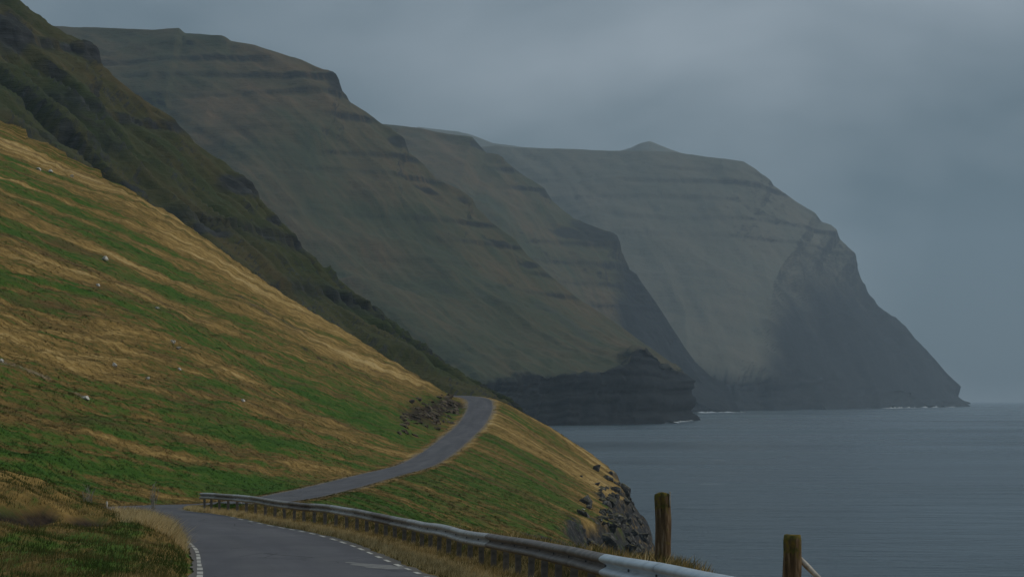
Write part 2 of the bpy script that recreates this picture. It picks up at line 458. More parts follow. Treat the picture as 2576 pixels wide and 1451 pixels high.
# ---------------------------------------------------------------- far land: lofted mountains
def resample(P, n):
    P = np.asarray(P, float)
    a, b = project(P)
    d = np.hypot(np.diff(a), np.diff(b)) + 1e-6
    t = np.concatenate([[0], np.cumsum(d)]); t /= t[-1]
    u = np.linspace(0, 1, n)
    return np.stack([np.interp(u, t, P[:, k]) for k in range(3)], 1)
def fillY(L):
    """rail points (px, py, Y or None): missing distances are interpolated along the rail"""
    px = np.array([p[0] for p in L], float)
    k = np.array([i for i, p in enumerate(L) if len(p) > 2])
    d = np.concatenate([[0], np.cumsum(np.hypot(np.diff(px), np.diff([p[1] for p in L])))])
    Y = np.interp(d, d[k], [L[i][2] for i in k])
    return np.array([at(p[0], p[1], y) for p, y in zip(L, Y)])
def shore(L, z=-5.0):
    return np.array([(at(px, 1003, Y)[0], Y, z) for px, Y in L])
def blobs(L):
    def f(a, b, n):
        m = np.zeros_like(a)
        for cx, cy, rx, ry in L: m = np.maximum(m, np.exp(-((a - cx) / rx) ** 2 - ((b - cy - .35 * (a - cx)) / ry) ** 2))
        return sstep(.42, .75, m * 1.1 + .45 * n) * .9
    return f
def loft(name, rails, segs, nu, mat, levels=(), lev_w=14, amp=8, freq=90, cliff_from=None, rock_fn=None, gully=1.0, seed=1, back=(250, 900), crest_amp=.25, lev_far=.12, lev_reach=170., fall=25.):
    R = [resample(r, nu) for r in rails]
    rows = [R[0]]; vv = [0.0]; dist = 0.0; cl = [0]
    for i, sg in enumerate(segs):
        for j in range(1, sg + 1):
            t = j / sg
            rows.append(R[i] * (1 - t) + R[i + 1] * t); vv.append(i + t); cl.append(i)
    G = np.array(rows)                               # (rows, nu, 3)
    nr = len(G)
    arc = np.concatenate([np.zeros((1, nu)), np.cumsum(np.linalg.norm(np.diff(G, axis=0), axis=2), 0)])
    lat = np.concatenate([[0], np.cumsum(np.linalg.norm(np.diff(R[0], axis=0), axis=1))])
    lat = np.broadcast_to(lat, arc.shape)
    gu = np.gradient(G, axis=1); gv = np.gradient(G, axis=0)
    N = np.cross(gv, gu); N /= np.linalg.norm(N, axis=2)[..., None] + 1e-9
    N *= np.sign(-N[..., 1:2] + 1e-6)                # towards the viewer's side
    vv = np.array(vv)[:, None]
    fade = crest_amp + (1 - crest_amp) * sstep(0, 2.2 * amp, arc)
    n1 = fbm(G[..., 0] / freq, G[..., 1] / freq, G[..., 2] / freq, octaves=6, seed=seed, gain=.52)
    ca, sa = math.cos(math.radians(fall)), math.sin(math.radians(fall))
    acr, alo = lat * sa - arc * ca, lat * ca + arc * sa
    gl = -np.abs(fbm(acr / (freq * .55) + .35 * n1, alo / (freq * 5), octaves=4, seed=seed + 3))      # gullies that run down the slope
    D = amp * (n1 + gully * (gl + .35)) * fade
    isc = np.zeros_like(D)
    if cliff_from is not None:
        isc = sstep(cliff_from - .12, cliff_from + .06, vv) * np.ones_like(D)
        butt = fbm(lat / (freq * .16), G[..., 2] / (freq * .9), octaves=5, seed=seed + 9)
        ledge = fbm(lat / (freq * 1.2), G[..., 2] / (freq * .075), octaves=3, seed=seed + 8)
        D = D * (1 - .6 * isc) + isc * amp * (.75 * butt + .5 * ledge)
    P = G + N * D[..., None]
    rock = isc.copy()
    for zi in levels:                                # hard lava flows: steps in the slope
        w = lev_w * (1 + .35 * n1)
        zz = P[..., 2] - zi - .35 * lev_w * fbm(lat / (freq * 1.6), arc * 0, octaves=4, seed=seed + int(zi))
        t = np.clip(zz / w, -1, 1)
        stepped = np.sign(t) * np.abs(t) ** .42 * w
        on = sstep(-.25, .15, fbm(lat / (freq * 2.4), arc * 0 + zi, octaves=3, seed=seed + 5)) * (1 - isc) * (lev_far + (1 - lev_far) * np.exp(-arc / lev_reach))
        P[..., 2] += (np.where(np.abs(t) < 1, stepped - zz, 0)) * on * sstep(0, 4 * lev_w, arc)
        rock = np.maximum(rock, np.clip(1.5 * on, 0, 1) * np.exp(-(zz / (.5 * w)) ** 2))
    if rock_fn is not None:
        a, b = project(G)
        rock = np.maximum(rock, rock_fn(a, b, n1))
    bare = isc.copy() if rock_fn is None else np.maximum(isc, rock_fn(*project(G), n1))
    # the far side of the ridge, out of sight from here
    B = []
    for k in (.12, .35, .7, 1.0):
        r = R[0].copy(); r[:, 1] += back[1] * k; r[:, 0] += back[0] * .2 * k
        r[:, 2] = r[:, 2] * (1 - k ** 1.3) - 5 * k + 0.06 * back[0] * n1[0] * (k < 1)
        B.append(r)
    B = np.array(B[::-1])
    P = np.concatenate([B, P]); z0 = np.zeros((4, nu))
    arc = np.concatenate([-np.ones((4, nu)) * np.array([4, 3, 2, 1])[:, None] * 150, arc]); rock = np.concatenate([z0, rock]); bare = np.concatenate([z0, bare]); acr = np.concatenate([np.broadcast_to(acr[0], (4, nu)), acr]); alo = np.concatenate([np.broadcast_to(alo[0], (4, nu)), alo])
    me = mesh_np(name, P.reshape(-1, 3), grid_quads(P.shape[0], nu)[:, ::-1])
    attr(me, 'rock', rock); attr(me, 'bare', bare); attr2(me, 'streak', acr, alo)
    return setp(link(name, me, mat), kind='structure')

crest2 = fillY([(-420, -300, 980), (-200, -150), (30, 0), (100, 45), (180, 90), (215, 105), (235, 130), (250, 160), (270, 180), (330, 235), (400, 280), (440, 303), (468, 330), (500, 365), (560, 408), (600, 434), (622, 452), (640, 492), (690, 540), (740, 598), (800, 665), (860, 715), (920, 752), (960, 780), (1000, 828), (1060, 880), (1110, 912), (1180, 950), (1240, 985), (1290, 1012), (1330, 1045), (1346, 1066, 790), (1352, 1100, 790), (1356, 1160, 785), (1357, 1190, 780)])
mid2 = fillY([(-420, 120, 720), (0, 290, 700), (300, 480), (600, 660), (900, 850), (1100, 950), (1200, 985), (1300, 1042, 720), (1345, 1110, 740), (1352, 1200, 740)])
low2 = fillY([(-420, 500, 570), (0, 640, 560), (300, 770), (600, 900), (900, 990), (1100, 1030, 590), (1250, 1065, 630), (1330, 1150, 680), (1345, 1225, 700)])
base2 = np.array([(p[0] + 8, p[1] - 60, -5) for p in low2])
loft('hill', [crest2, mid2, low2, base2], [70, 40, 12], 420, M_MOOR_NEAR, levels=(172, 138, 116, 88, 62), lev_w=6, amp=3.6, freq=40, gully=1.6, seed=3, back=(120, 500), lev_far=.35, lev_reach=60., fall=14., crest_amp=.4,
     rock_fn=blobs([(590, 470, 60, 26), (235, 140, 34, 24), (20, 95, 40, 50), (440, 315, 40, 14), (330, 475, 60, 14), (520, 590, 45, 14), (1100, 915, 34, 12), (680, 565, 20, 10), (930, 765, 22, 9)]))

crest3 = fillY([(-350, 50, 3600), (-100, 62), (130, 68, 3400), (250, 70), (380, 75), (450, 72), (465, 85), (560, 95), (580, 108), (640, 115), (700, 133), (760, 150), (790, 165), (838, 183), (848, 196), (856, 225), (872, 240), (880, 256), (960, 308), (985, 318), (1018, 348), (1030, 385), (1060, 410), (1100, 448), (1160, 474), (1193, 498), (1202, 520), (1240, 560), (1300, 600), (1330, 640), (1390, 698), (1450, 745), (1520, 790), (1580, 830), (1650, 880), (1700, 915), (1722, 938, 2770)])
mid3 = fillY([(-350, 420, 2950), (0, 430, 2900), (300, 450, 2850), (600, 500, 2720), (900, 620, 2620), (1100, 720, 2550), (1300, 800, 2500), (1480, 850, 2500), (1600, 866, 2520), (1680, 905, 2620), (1721, 942, 2755)])
top3 = fillY([(-350, 880, 2350), (300, 900, 2250), (700, 905, 2190), (1000, 930, 2130), (1200, 965, 2110), (1290, 960, 2140), (1310, 944, 2160), (1400, 934, 2210), (1500, 936, 2260), (1565, 922, 2300), (1592, 884, 2340), (1625, 874, 2400), (1660, 890, 2500), (1700, 920, 2620), (1722, 946, 2745)])
base3 = shore([(-350, 2280), (300, 2190), (700, 2130), (1000, 2090), (1200, 2080), (1290, 2105), (1340, 2135), (1400, 2170), (1500, 2215), (1600, 2290), (1680, 2450), (1712, 2600), (1733, 2750)])
loft('mountain', [crest3, mid3, top3, base3], [80, 70, 46], 520, M_MOOR, levels=tuple(range(130, 570, 34)), lev_w=10, amp=11, freq=150, cliff_from=2.0, gully=.45, seed=11, fall=34., lev_far=.08, lev_reach=150.,
     rock_fn=blobs([(850, 210, 26, 30), (1005, 352, 40, 22), (1170, 492, 38, 16), (1255, 598, 75, 22), (1080, 470, 60, 10), (1330, 660, 40, 10), (1290, 700, 40, 8)]))

crest4 = fillY([(700, 300, 5050), (960, 312), (1060, 322), (1110, 332), (1188, 345), (1205, 366), (1222, 386), (1250, 392), (1300, 430), (1368, 474), (1388, 505), (1440, 550), (1500, 575), (1545, 590), (1553, 630), (1580, 678), (1600, 690), (1640, 750), (1680, 810), (1720, 870), (1750, 910), (1790, 944), (1830, 966), (1850, 1000), (1866, 1030, 4420)])
mid4 = fillY([(700, 560, 4400), (1000, 560), (1250, 600, 4250), (1400, 700), (1530, 800), (1570, 850), (1640, 885), (1720, 945), (1800, 990), (1845, 1015), (1862, 1032, 4330)])
low4 = fillY([(700, 900, 4000), (1250, 900, 3950), (1450, 930, 3950), (1560, 950, 4000), (1640, 965), (1720, 990, 4130), (1800, 1012), (1850, 1027), (1861, 1033, 4310)])
base4 = shore([(700, 3950), (1400, 3900), (1560, 3960), (1640, 4040), (1740, 4130), (1800, 4220), (1864, 4310)])
loft('mountain', [crest4, mid4, low4, base4], [80, 40, 20], 420, M_MOOR, levels=tuple(range(170, 600, 46)), lev_w=13, amp=14, freq=210, cliff_from=2.0, gully=.5, lev_far=.1, lev_reach=200., seed=23, fall=40.,
     rock_fn=lambda a, b, n: np.maximum(blobs([(1380, 492, 30, 12), (1500, 596, 60, 16), (1200, 366, 24, 14), (1440, 600, 60, 12)])(a, b, n), sstep(1538, 1592, a + 30 * n) * sstep(600, 690, b)))

crest5 = fillY([(950, 366, 6700), (1260, 371), (1300, 373), (1420, 376), (1580, 380), (1700, 383), (1790, 396), (1868, 407, 6650), (1900, 425), (1938, 454), (1945, 467), (2000, 505), (2050, 535), (2068, 558), (2090, 566), (2104, 578), (2112, 602), (2148, 638), (2158, 680), (2178, 742), (2200, 765), (2278, 820), (2300, 850), (2350, 900), (2398, 952), (2417, 972), (2411, 998), (2425, 1008), (2442, 1016, 7600)])
mid5 = fillY([(950, 640, 5900), (1500, 640, 5750), (1800, 665), (1950, 705, 5850), (2040, 745), (2120, 790), (2200, 850), (2300, 915), (2390, 985), (2425, 1014, 7450)])
low5 = fillY([(950, 930, 5000), (1700, 945, 4950), (1850, 962, 4960), (1945, 955, 5120), (2010, 955), (2100, 965), (2200, 985), (2300, 1000), (2390, 1012), (2430, 1017, 7400)])
base5 = shore([(950, 4900), (1700, 4860), (1850, 4870), (1945, 5080), (2100, 5540), (2200, 6000), (2300, 6500), (2380, 7000), (2440, 7400)])
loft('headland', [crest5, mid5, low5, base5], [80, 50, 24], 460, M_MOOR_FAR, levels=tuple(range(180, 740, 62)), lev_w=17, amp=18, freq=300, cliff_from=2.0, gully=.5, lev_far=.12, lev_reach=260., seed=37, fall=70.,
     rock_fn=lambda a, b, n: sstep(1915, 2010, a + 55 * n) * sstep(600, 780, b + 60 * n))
crest6 = fillY([(1050, 318, 9400), (1150, 330), (1190, 342), (1240, 362), (1300, 372), (1420, 376), (1560, 380), (1590, 372), (1612, 361), (1635, 356), (1655, 364), (1690, 378), (1760, 400, 9400)])
low6 = fillY([(1050, 500, 8600), (1760, 520, 8600)])
base6 = shore([(1050, 8000), (1760, 8000)])
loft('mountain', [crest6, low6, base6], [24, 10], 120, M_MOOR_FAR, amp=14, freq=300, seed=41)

# ---------------------------------------------------------------- near land
def hit(px, py, y0=60, y1=620):
    """where the line of sight through a picture point meets the near land"""
    ys = np.geomspace(y0, y1, 1400); d = ray(px, py)
    P = CAM[None] + d[None] * (ys / d[1])[:, None]
    z = near_height(P[:, 0], P[:, 1])[0]
    k = np.where(P[:, 2] < z)[0]
    if len(k) == 0: return None
    i = k[0]
    return np.array([P[i, 0], P[i, 1], z[i]])
def streak_uv(x, y, S, T):
    """sheep-track direction: along the slope above the road, down the slope below it"""
    left = S < 0
    u = np.where(left, T + .3 * S, S * 1.0 - .30 * T)
    v = np.where(left, S * 1.05 - .13 * T - .0011 * np.maximum(T - 250, 0) ** 2, T * .55 + .42 * S) + np.where(left, 0, 300)
    return u, v
def soil_mask(x, y):
    m = np.zeros(np.shape(x))
    for (c, rx, ry) in HOLLOW_P:
        m = np.maximum(m, np.exp(-(((x - c[0]) / rx) ** 2 + ((y - c[1]) / ry) ** 2)))
    return m
SCARS = [([(735, 864), (790, 893), (850, 925), (905, 958)], .35, 'soil'), ([(600, 745), (680, 790)], .5, 'rock'), ([(620, 760), (760, 830)], .7, 'rock'), ([(1035, 1052), (1090, 1030), (1150, 1012)], 2.0, 'soil'), ([(0, 912), (60, 925), (130, 955), (214, 1000)], .22, 'gravel')]
def scar_mask(x, y, kind):
    m = np.zeros(np.shape(x))
    for pts, w, kd in SCARS:
        if kd != kind: continue
        P = [hit(*p, 95) for p in pts]
        for a, b in zip(P[:-1], P[1:]):
            d = b[:2] - a[:2]; L2 = d @ d
            t = np.clip(((x - a[0]) * d[0] + (y - a[1]) * d[1]) / L2, 0, 1)
            q = np.hypot(x - a[0] - t * d[0], (y - a[1] - t * d[1]))
            m = np.maximum(m, np.exp(-(q / (w * (1 + .5 * noise(x / 2, y / 2, seed=61)))) ** 2))
    return m
HOLLOWS = [(30, 1288, .42, 1.7), (64, 1296, .42, 1.8), (100, 1290, .32, 1.5), (222, 1300, .40, 1.8), (380, 1356, .28, .9)]
HOLLOW_P = [(hit(px, py, 30), rx, ry) for px, py, rx, ry in HOLLOWS]
def near_land():
    nr, nc = 660, 540
    y = 8 * (640 / 8.0) ** np.linspace(0, 1, nr)
    k = np.concatenate([np.linspace(-.42, -.27, 60)[:-1], np.linspace(-.27, .16, nc - 100), np.linspace(.16, .34, 42)[1:]]); nc = len(k)
    Y = np.repeat(y[:, None], nc, 1); X = k[None] * (Y + 26)
    z, S, T, rock = near_height(X, Y)
    sm = soil_mask(X, Y)
    z = z - .42 * sm
    me = mesh_np('hillside', np.stack([X, Y, z], -1).reshape(-1, 3), grid_quads(nr, nc))
    u, v = streak_uv(X, Y, S, T)
    attr2(me, 'streak', u, v); attr(me, 'rock', np.maximum(rock, .8 * scar_mask(X, Y, 'rock')))
    sc = scar_mask(X, Y, 'soil')
    attr(me, 'soil', np.clip(np.maximum(sm * 2.2 - .35, 1.2 * sc), 0, 1))
    n = np.abs(S) - HALF
    g = sstep(.75, .1, n + .35 * fbm(X / 2, Y / 3, seed=3)) * sstep(TY(90), TY(150), T)
    attr(me, 'gravel', np.maximum(g, scar_mask(X, Y, 'gravel')))
    attr(me, 'green', green_bias(X, Y, S, T))
    return setp(link('hillside', me, M_TURF), kind='structure')
def green_bias(x, y, S, T):
    n = np.abs(S) - HALF
    left = S < 0
    g = np.where(left, -.22 + .36 * sstep(30, 70, n) - .5 * sstep(TY(360), TY(430), T) * sstep(2, 12, n) + .34 * sstep(26, 6, n), .10 + .22 * sstep(TY(350), TY(270), T) - .34 * sstep(TY(340), TY(400), T) - .40 * sstep(12, 22, n))
    g = np.where(left & (T < TY(100)), .05, g)
    g = np.where(~left & (T < TY(100)), -.35, g)
    return g - .7 * np.exp(-((n - .7) / .6) ** 2) * sstep(TY(30), TY(60), T)
near_land()

# ---------------------------------------------------------------- road with its painted dashes
def ribbon(name, t0, t1, s_fn, dz, step, mat, parent=None, cols=2, wob=None):
    t = np.arange(t0, t1 + step * .5, step)
    rows = []
    a, b = s_fn(t)
    for c in range(cols):
        f = c / (cols - 1); p = road_at(t, a * (1 - f) + b * f); p[:, 2] += dz - .0025 * (a * (1 - f) + b * f) ** 2
        rows.append(p)
    P = np.stack(rows, 1)
    me = mesh_np(name, P.reshape(-1, 3), grid_quads(len(t), cols)[:, ::-1])
    attr2(me, 'streak', np.repeat(t[:, None], cols, 1), np.stack([a * (1 - c / (cols - 1)) + b * c / (cols - 1) for c in range(cols)], 1))
    return link(name, me, mat, parent)
edge = lambda t, sgn: sgn * (HALF - .02 + .09 * noise(t / 1.7, t * 0 + sgn, seed=8) + .05 * noise(t / .5, t * 0 + sgn, seed=9))
road = ribbon('road', 2, RT[-1] - 40, lambda t: (edge(t, -1), edge(t, 1)), 0, .6, M_ASPHALT, cols=9)
setp(road, kind='structure')
random.seed(4)
for sgn, ya, yb in ((1, 38, 92), (-1, 38, 86)):
    t = TY(ya)
    while t < TY(yb):
        L = random.uniform(1.0, 1.45) * (1.25 if sgn < 0 else 1)
        w = random.uniform(.09, .13)
        c = sgn * (HALF - .24)
        ribbon('edge_dash', t, t + L, lambda tt: (tt * 0 + c - w / 2, tt * 0 + c + w / 2), .006, L / 3, M_PAINT, road)
        t += L + (random.uniform(.9, 1.5) if sgn > 0 else random.uniform(.4, .9))
def patch():
    c = at(935, 1418, 50.2); S, T, Z = nearest([c[0]], [c[1]])
    tt = T[0] + np.linspace(-2.2, 2.2, 18)
    e = np.sqrt(np.maximum(0, 1 - ((tt - T[0]) / 2.25) ** 2))
    a0 = S[0] - (.26 + .30 * noise(tt * 1.1, tt * 0, seed=2)) * e - .15 * (tt - T[0]); b0 = S[0] + (.34 + .34 * noise(tt * 1.3, tt * 0, seed=3)) * e - .15 * (tt - T[0])
    ribbon('asphalt_patch', tt[0], tt[-1], lambda q: (np.interp(q, tt, a0), np.interp(q, tt, b0)), .005, .26, M_PATCH, road, cols=3)
patch()

# ---------------------------------------------------------------- grass
rng = np.random.default_rng(7)
def blades(name, x, y, h, w, rnd, lean=(.25, -.1), spread=.35, mat=None):
    z, S, T, rock = near_height(x, y)
    z = z - .42 * soil_mask(x, y)
    keep = (soil_mask(x, y) < .22) & (np.abs(S) > HALF + .02 + .12 * rng.random(len(x))) & (rock < .55) & (z > 1)
    x, y, z, S, T, h, w, rnd = [a[keep] for a in (x, y, z, S, T, h, w, rnd)]
    n = len(x)
    ang = rng.uniform(0, np.pi, n)
    dx, dy = np.cos(ang) * w * .5, np.sin(ang) * w * .5
    lx = lean[0] * h + spread * h * rng.normal(size=n); ly = lean[1] * h + spread * h * rng.normal(size=n)
    A = np.stack([x - dx, y - dy, z - .03], 1); B = np.stack([x + dx, y + dy, z - .03], 1); Cc = np.stack([x + lx, y + ly, z + h], 1)
    V = np.stack([A, B, Cc], 1).reshape(-1, 3)
    me = mesh_np(name, V, np.arange(3 * n).reshape(-1, 3), False)
    u, v = streak_uv(x, y, S, T)
    attr2(me, 'streak', np.repeat(u, 3), np.repeat(v, 3)); attr(me, 'rnd', np.repeat(rnd, 3)); attr(me, 'green', np.repeat(green_bias(x, y, S, T), 3))
    return setp(link(name, me, mat or M_BLADE), kind='stuff')
def wedge(n, y0, y1, k0, k1):
    y = y0 * (y1 / y0) ** rng.random(n)
    return rng.uniform(k0, k1, n) * (y + 10), y
def tufts(x, y, per, r):
    m = len(x)
    xx = np.repeat(x, per) + rng.normal(size=m * per) * r; yy = np.repeat(y, per) + rng.normal(size=m * per) * r
    return xx, yy
# hillside tussocks
x, y = wedge(95000, 92, 520, -.30, .10)
xx, yy = tufts(x, y, 5, .14)
hh = np.repeat(rng.uniform(.05, .15, len(x)), 5) * rng.uniform(.6, 1.1, len(xx)); rr = np.repeat(rng.normal(.1, .7, len(x)), 5) + .3 * rng.normal(size=len(xx))
blades('hillside_grass', xx, yy, hh, rng.uniform(.05, .11, len(xx)) * (.4 + yy / 350), rr, (.75, .25), .3)['label'] = 'short tussocky grass covering the hillside above and below the far road'
# bank on the left of the near road
x, y = wedge(60000, 24, 96, -.34, -.02)
xx, yy = tufts(x, y, 5, .10)
hh = np.repeat(rng.uniform(.04, .13, len(x)), 5) * rng.uniform(.6, 1.2, len(xx)); rr = np.repeat(.9 + 2.3 * fbm(x / 1.1, y / 2.6, octaves=3, seed=88) + rng.normal(0, .7, len(x)), 5) + .4 * rng.normal(size=len(xx))
blades('bank_grass', xx, yy, hh, rng.uniform(.012, .03, len(xx)), rr, mat=M_STALK)['label'] = 'short rough grass on the bank left of the near road'
# tall blond grass along the lip of the bank
t = rng.uniform(TY(58), TY(88), 2600); s = -HALF - rng.uniform(.12, 2.0, 2600) * rng.uniform(.4, 1, 2600)
p = road_at(t, s); xx, yy = tufts(p[:, 0], p[:, 1], 12, .09)
blades('tall_grass', xx, yy, np.repeat(rng.uniform(.12, .42, 2600), 12) * rng.uniform(.6, 1.1, len(xx)), rng.uniform(.010, .022, len(xx)), np.repeat(rng.normal(4.6, 1.3, 2600), 12) + rng.normal(0, .8, len(xx)), (.35, -.2), .55, M_STALK)['label'] = 'tall blond grass tufts along the lip of the left bank'
# golden verge below the guardrail, turf behind it
t = rng.uniform(TY(14), TY(116), 9000); s = HALF + rng.uniform(.12, 1.15, 9000)
p = road_at(t, s); xx, yy = tufts(p[:, 0], p[:, 1], 10, .07)
blades('verge_grass', xx, yy, np.repeat(rng.uniform(.07, .20, 9000) * (.6 + .6 * rng.random(9000)), 10), rng.uniform(.010, .022, len(xx)), np.repeat(4.4 + rng.normal(0, 1.2, 9000) + np.where(s > HALF + .75, -1.5, 0), 10) + .4 * rng.normal(size=len(xx)), mat=M_STALK)['label'] = 'golden dry grass on the narrow verge under the guardrail'
t = rng.uniform(TY(12), TY(100), 9000); s = HALF + rng.uniform(1.4, 3.6, 9000)
p = road_at(t, s); xx, yy = tufts(p[:, 0], p[:, 1], 10, .09)
blades('shoulder_grass', xx, yy, np.repeat(rng.uniform(.05, .20, 9000) * np.interp(t, [TY(20), TY(28)], [.5, 1.0]), 10) * rng.uniform(.6, 1.1, len(xx)), rng.uniform(.012, .026, len(xx)), np.repeat(rng.normal(2.2, 1.3, 9000), 10) + .4 * rng.normal(size=len(xx)), (.3, 0), .45, M_STALK)['label'] = 'brown rough turf behind the guardrail above the sea'

# ---------------------------------------------------------------- guardrail
M_STEEL = [simple('galvanised_steel_dull', (.19, .175, .155), (.36, .335, .30), 3, .5, .5, .4),
           simple('galvanised_steel_grey', (.28, .275, .26), (.48, .47, .45), 4, .45, .5, .4),
           simple('galvanised_steel_brown', (.11, .092, .08), (.22, .185, .16), 3, .55, .5, .35),
           simple('galvanised_steel_new', (.46, .52, .56), (.60, .66, .70), 3, .42, .5, .5)]
M_POST = simple('guardrail_post_steel', (.10, .085, .07), (.22, .19, .155), 5, .7, .4, .2)
M_BOLT = simple('bolt_steel', (.05, .05, .05), (.10, .10, .10), 9, .5, .5, .6)
PROF = [(0.0, .155), (.034, .152), (.088, .122), (.108, .100), (.108, .074), (.088, .054), (.012, .016), (0.0, 0.0),
        (.012, -.016), (.088, -.054), (.108, -.074), (.108, -.100), (.088, -.122), (.034, -.150), (0.0, -.155)]    # (towards the road, up)
def rail_s(t): return np.interp(t, [TY(10), TY(60), TY(88), TY(103)], [3.72, 3.68, 3.45, 3.0])
def rail_z(t): return .60 + .035 * noise(np.asarray(t) / 5.0, np.asarray(t) * 0, seed=6)
guard = empty('guardrail', tuple(road_at(np.array([TY(50)]), 3.7)[0]))
setp(guard, 'long weathered steel crash barrier on low posts along the seaward road edge', 'guardrail')
bpy.context.view_layer.update()
G_INV = Vector(guard.location)
def gl(P): return P - np.array(G_INV)
t0, t1 = TY(12), TY(103)
npan = int((t1 - t0) / 4.0)
PLEN = (t1 - t0) / npan
kinds = [0, 2, 0, 0, 1, 0, 1, 0, 2, 0, 1, 1, 0, 2, 0, 1]
for i in range(npan):
    ta, tb = t0 + i * PLEN - .12, t0 + (i + 1) * PLEN + .12
    tt = np.linspace(ta, tb, 9)
    off = .006 * (i % 2)
    rows = []
    for (d, u) in PROF:
        p = road_at(tt, rail_s(tt) - d - off); p[:, 2] += rail_z(tt) + u + .10
        rows.append(p)
    back = []
    for (d, u) in PROF[::-1]:
        p = road_at(tt, rail_s(tt) - d - off + .005); p[:, 2] += rail_z(tt) + u + .10
        back.append(p)
    P = np.stack(rows + back + [rows[0]], 1)
    nc_ = P.shape[1]
    me = mesh_np('beam', gl(P.reshape(-1, 3)), grid_quads(9, nc_))
    yb = float(road_at(np.array([(ta + tb) / 2]))[0, 1])
    kd = 3 if yb < 30 else (2 if yb < 46 else (1 if yb < 54 else kinds[i % len(kinds)]))
    b = link('beam', me, M_STEEL[kd], guard)
    if kd == 3: b['label'] = 'newer bluish white length of beam at the near end'
def box_bm(sx, sy, sz, bev=.006):
    bm = bmesh.new(); bmesh.ops.create_cube(bm, size=1)
    bmesh.ops.scale(bm, vec=(sx, sy, sz), verts=bm.verts)
    if bev: bmesh.ops.bevel(bm, geom=bm.edges[:], offset=bev, segments=1, affect='EDGES')
    return bm
def bm_mesh(bm, name, smooth=False):
    me = bpy.data.meshes.new(name); bm.to_mesh(me); bm.free()
    if smooth:
        me.polygons.foreach_set('use_smooth', np.ones(len(me.polygons), bool))
    return me
def channel_post():
    bm = bmesh.new()
    prof = [(-.055, -.035), (.055, -.035), (.055, .035), (.043, .035), (.043, -.023), (-.043, -.023), (-.043, .035), (-.055, .035)]
    lo = [bm.verts.new((a, b, -.55)) for a, b in prof]; hi = [bm.verts.new((a, b, .66)) for a, b in prof]
    n = len(prof)
    for i in range(n): bm.faces.new((lo[i], lo[(i + 1) % n], hi[(i + 1) % n], hi[i]))
    bm.faces.new(hi); bm.faces.new(lo[::-1])
    return bm_mesh(bm, 'post')
post_me = channel_post(); post_me.materials.append(M_POST)
bb = bmesh.new(); bmesh.ops.create_cone(bb, segments=8, radius1=.022, radius2=.014, depth=.018, cap_ends=True)
bolt_me = bm_mesh(bb, 'bolt'); bolt_me.materials.append(M_BOLT)
tp = t0 + .3
while tp < t1:
    s = float(rail_s(tp)) + .055
    p = road_at(np.array([tp]), s)[0]
    o = link('post', post_me, None, guard); o.location = Vector(p) - G_INV + Vector((0, 0, float(rail_z(tp)) - .44))
    nx, ny = np.interp(tp, RT, RN[:, 0]), np.interp(tp, RT, RN[:, 1])
    o.rotation_euler = (random.uniform(-.03, .03), random.uniform(-.03, .03), math.atan2(ny, nx))
    q = road_at(np.array([tp]), float(rail_s(tp)) - .022)[0]
    b = link('bolt', bolt_me, None, guard); b.location = Vector(q) - G_INV + Vector((0, 0, float(rail_z(tp)) + .10))
    b.rotation_euler = (0, math.radians(-90), math.atan2(ny, nx))
    tp += 2.0

# ---------------------------------------------------------------- fence posts by the sea
def wood():
    m = Mat('mossy_weathered_wood', .9, .15)
    tc = m.node('ShaderNodeTexCoord').outputs['Object']
    g = m.noise(m.mapping(tc, (22, 22, 2.4)), 1.0, 5, .65, .4)
    col = m.ramp(g, [(.3, (.022, .014, .008)), (.5, (.105, .066, .034)), (.72, (.27, .19, .12))])
    mo = m.noise(tc, 9, 5, .6)
    sx = m.node('ShaderNodeSeparateXYZ'); m.l.new(tc, sx.inputs[0])
    topw = m.rng(sx.outputs[2], -.40, .02)
    mf = m.rng(m.math('ADD', mo, m.math('MULTIPLY', topw, .25)), .58, .72)
    col = m.mix(mf, col, m.ramp(m.noise(tc, 14, 3), [(.35, (.055, .060, .012)), (.65, (.17, .115, .02))]))
    m.color(col); m.bump(g, .7, .02)
    return m.m
M_WOOD = wood()
M_PALE = simple('bleached_wood', (.34, .30, .25), (.58, .54, .48), 12, .8)
def post_mesh(name, r, h, seed, sq=.35):
    nr, ns = 26, 20
    V = []
    a = np.linspace(0, 2 * np.pi, ns, endpoint=False)
    for i in range(nr):
        z = -h + h * i / (nr - 1)
        rad = r * (1 + sq * .12 * np.cos(4 * a)) * (1 + .07 * fbm(np.cos(a) * 1.5 + seed, np.sin(a) * 1.5, np.full(ns, z * 2.5), octaves=3, seed=seed))
        if i == nr - 1: rad = rad * .93
        V.append(np.stack([rad * np.cos(a) + .015 * math.sin(z * 3 + seed), rad * np.sin(a), np.full(ns, z) + (.014 * np.cos(a * 2 + seed) if i == nr - 1 else 0)], 1))
    V = np.concatenate(V + [np.array([[0, 0, .012]])])
    Q = []
    for i in range(nr - 1):
        for j in range(ns):
            Q.append((i * ns + j, i * ns + (j + 1) % ns, (i + 1) * ns + (j + 1) % ns, (i + 1) * ns + j))
    me = bpy.data.meshes.new(name)
    top = len(V) - 1
    me.from_pydata(V.tolist(), [], Q + [((nr - 1) * ns + j, (nr - 1) * ns + (j + 1) % ns, top) for j in range(ns)])
    me.polygons.foreach_set('use_smooth', np.ones(len(me.polygons), bool))
    return me
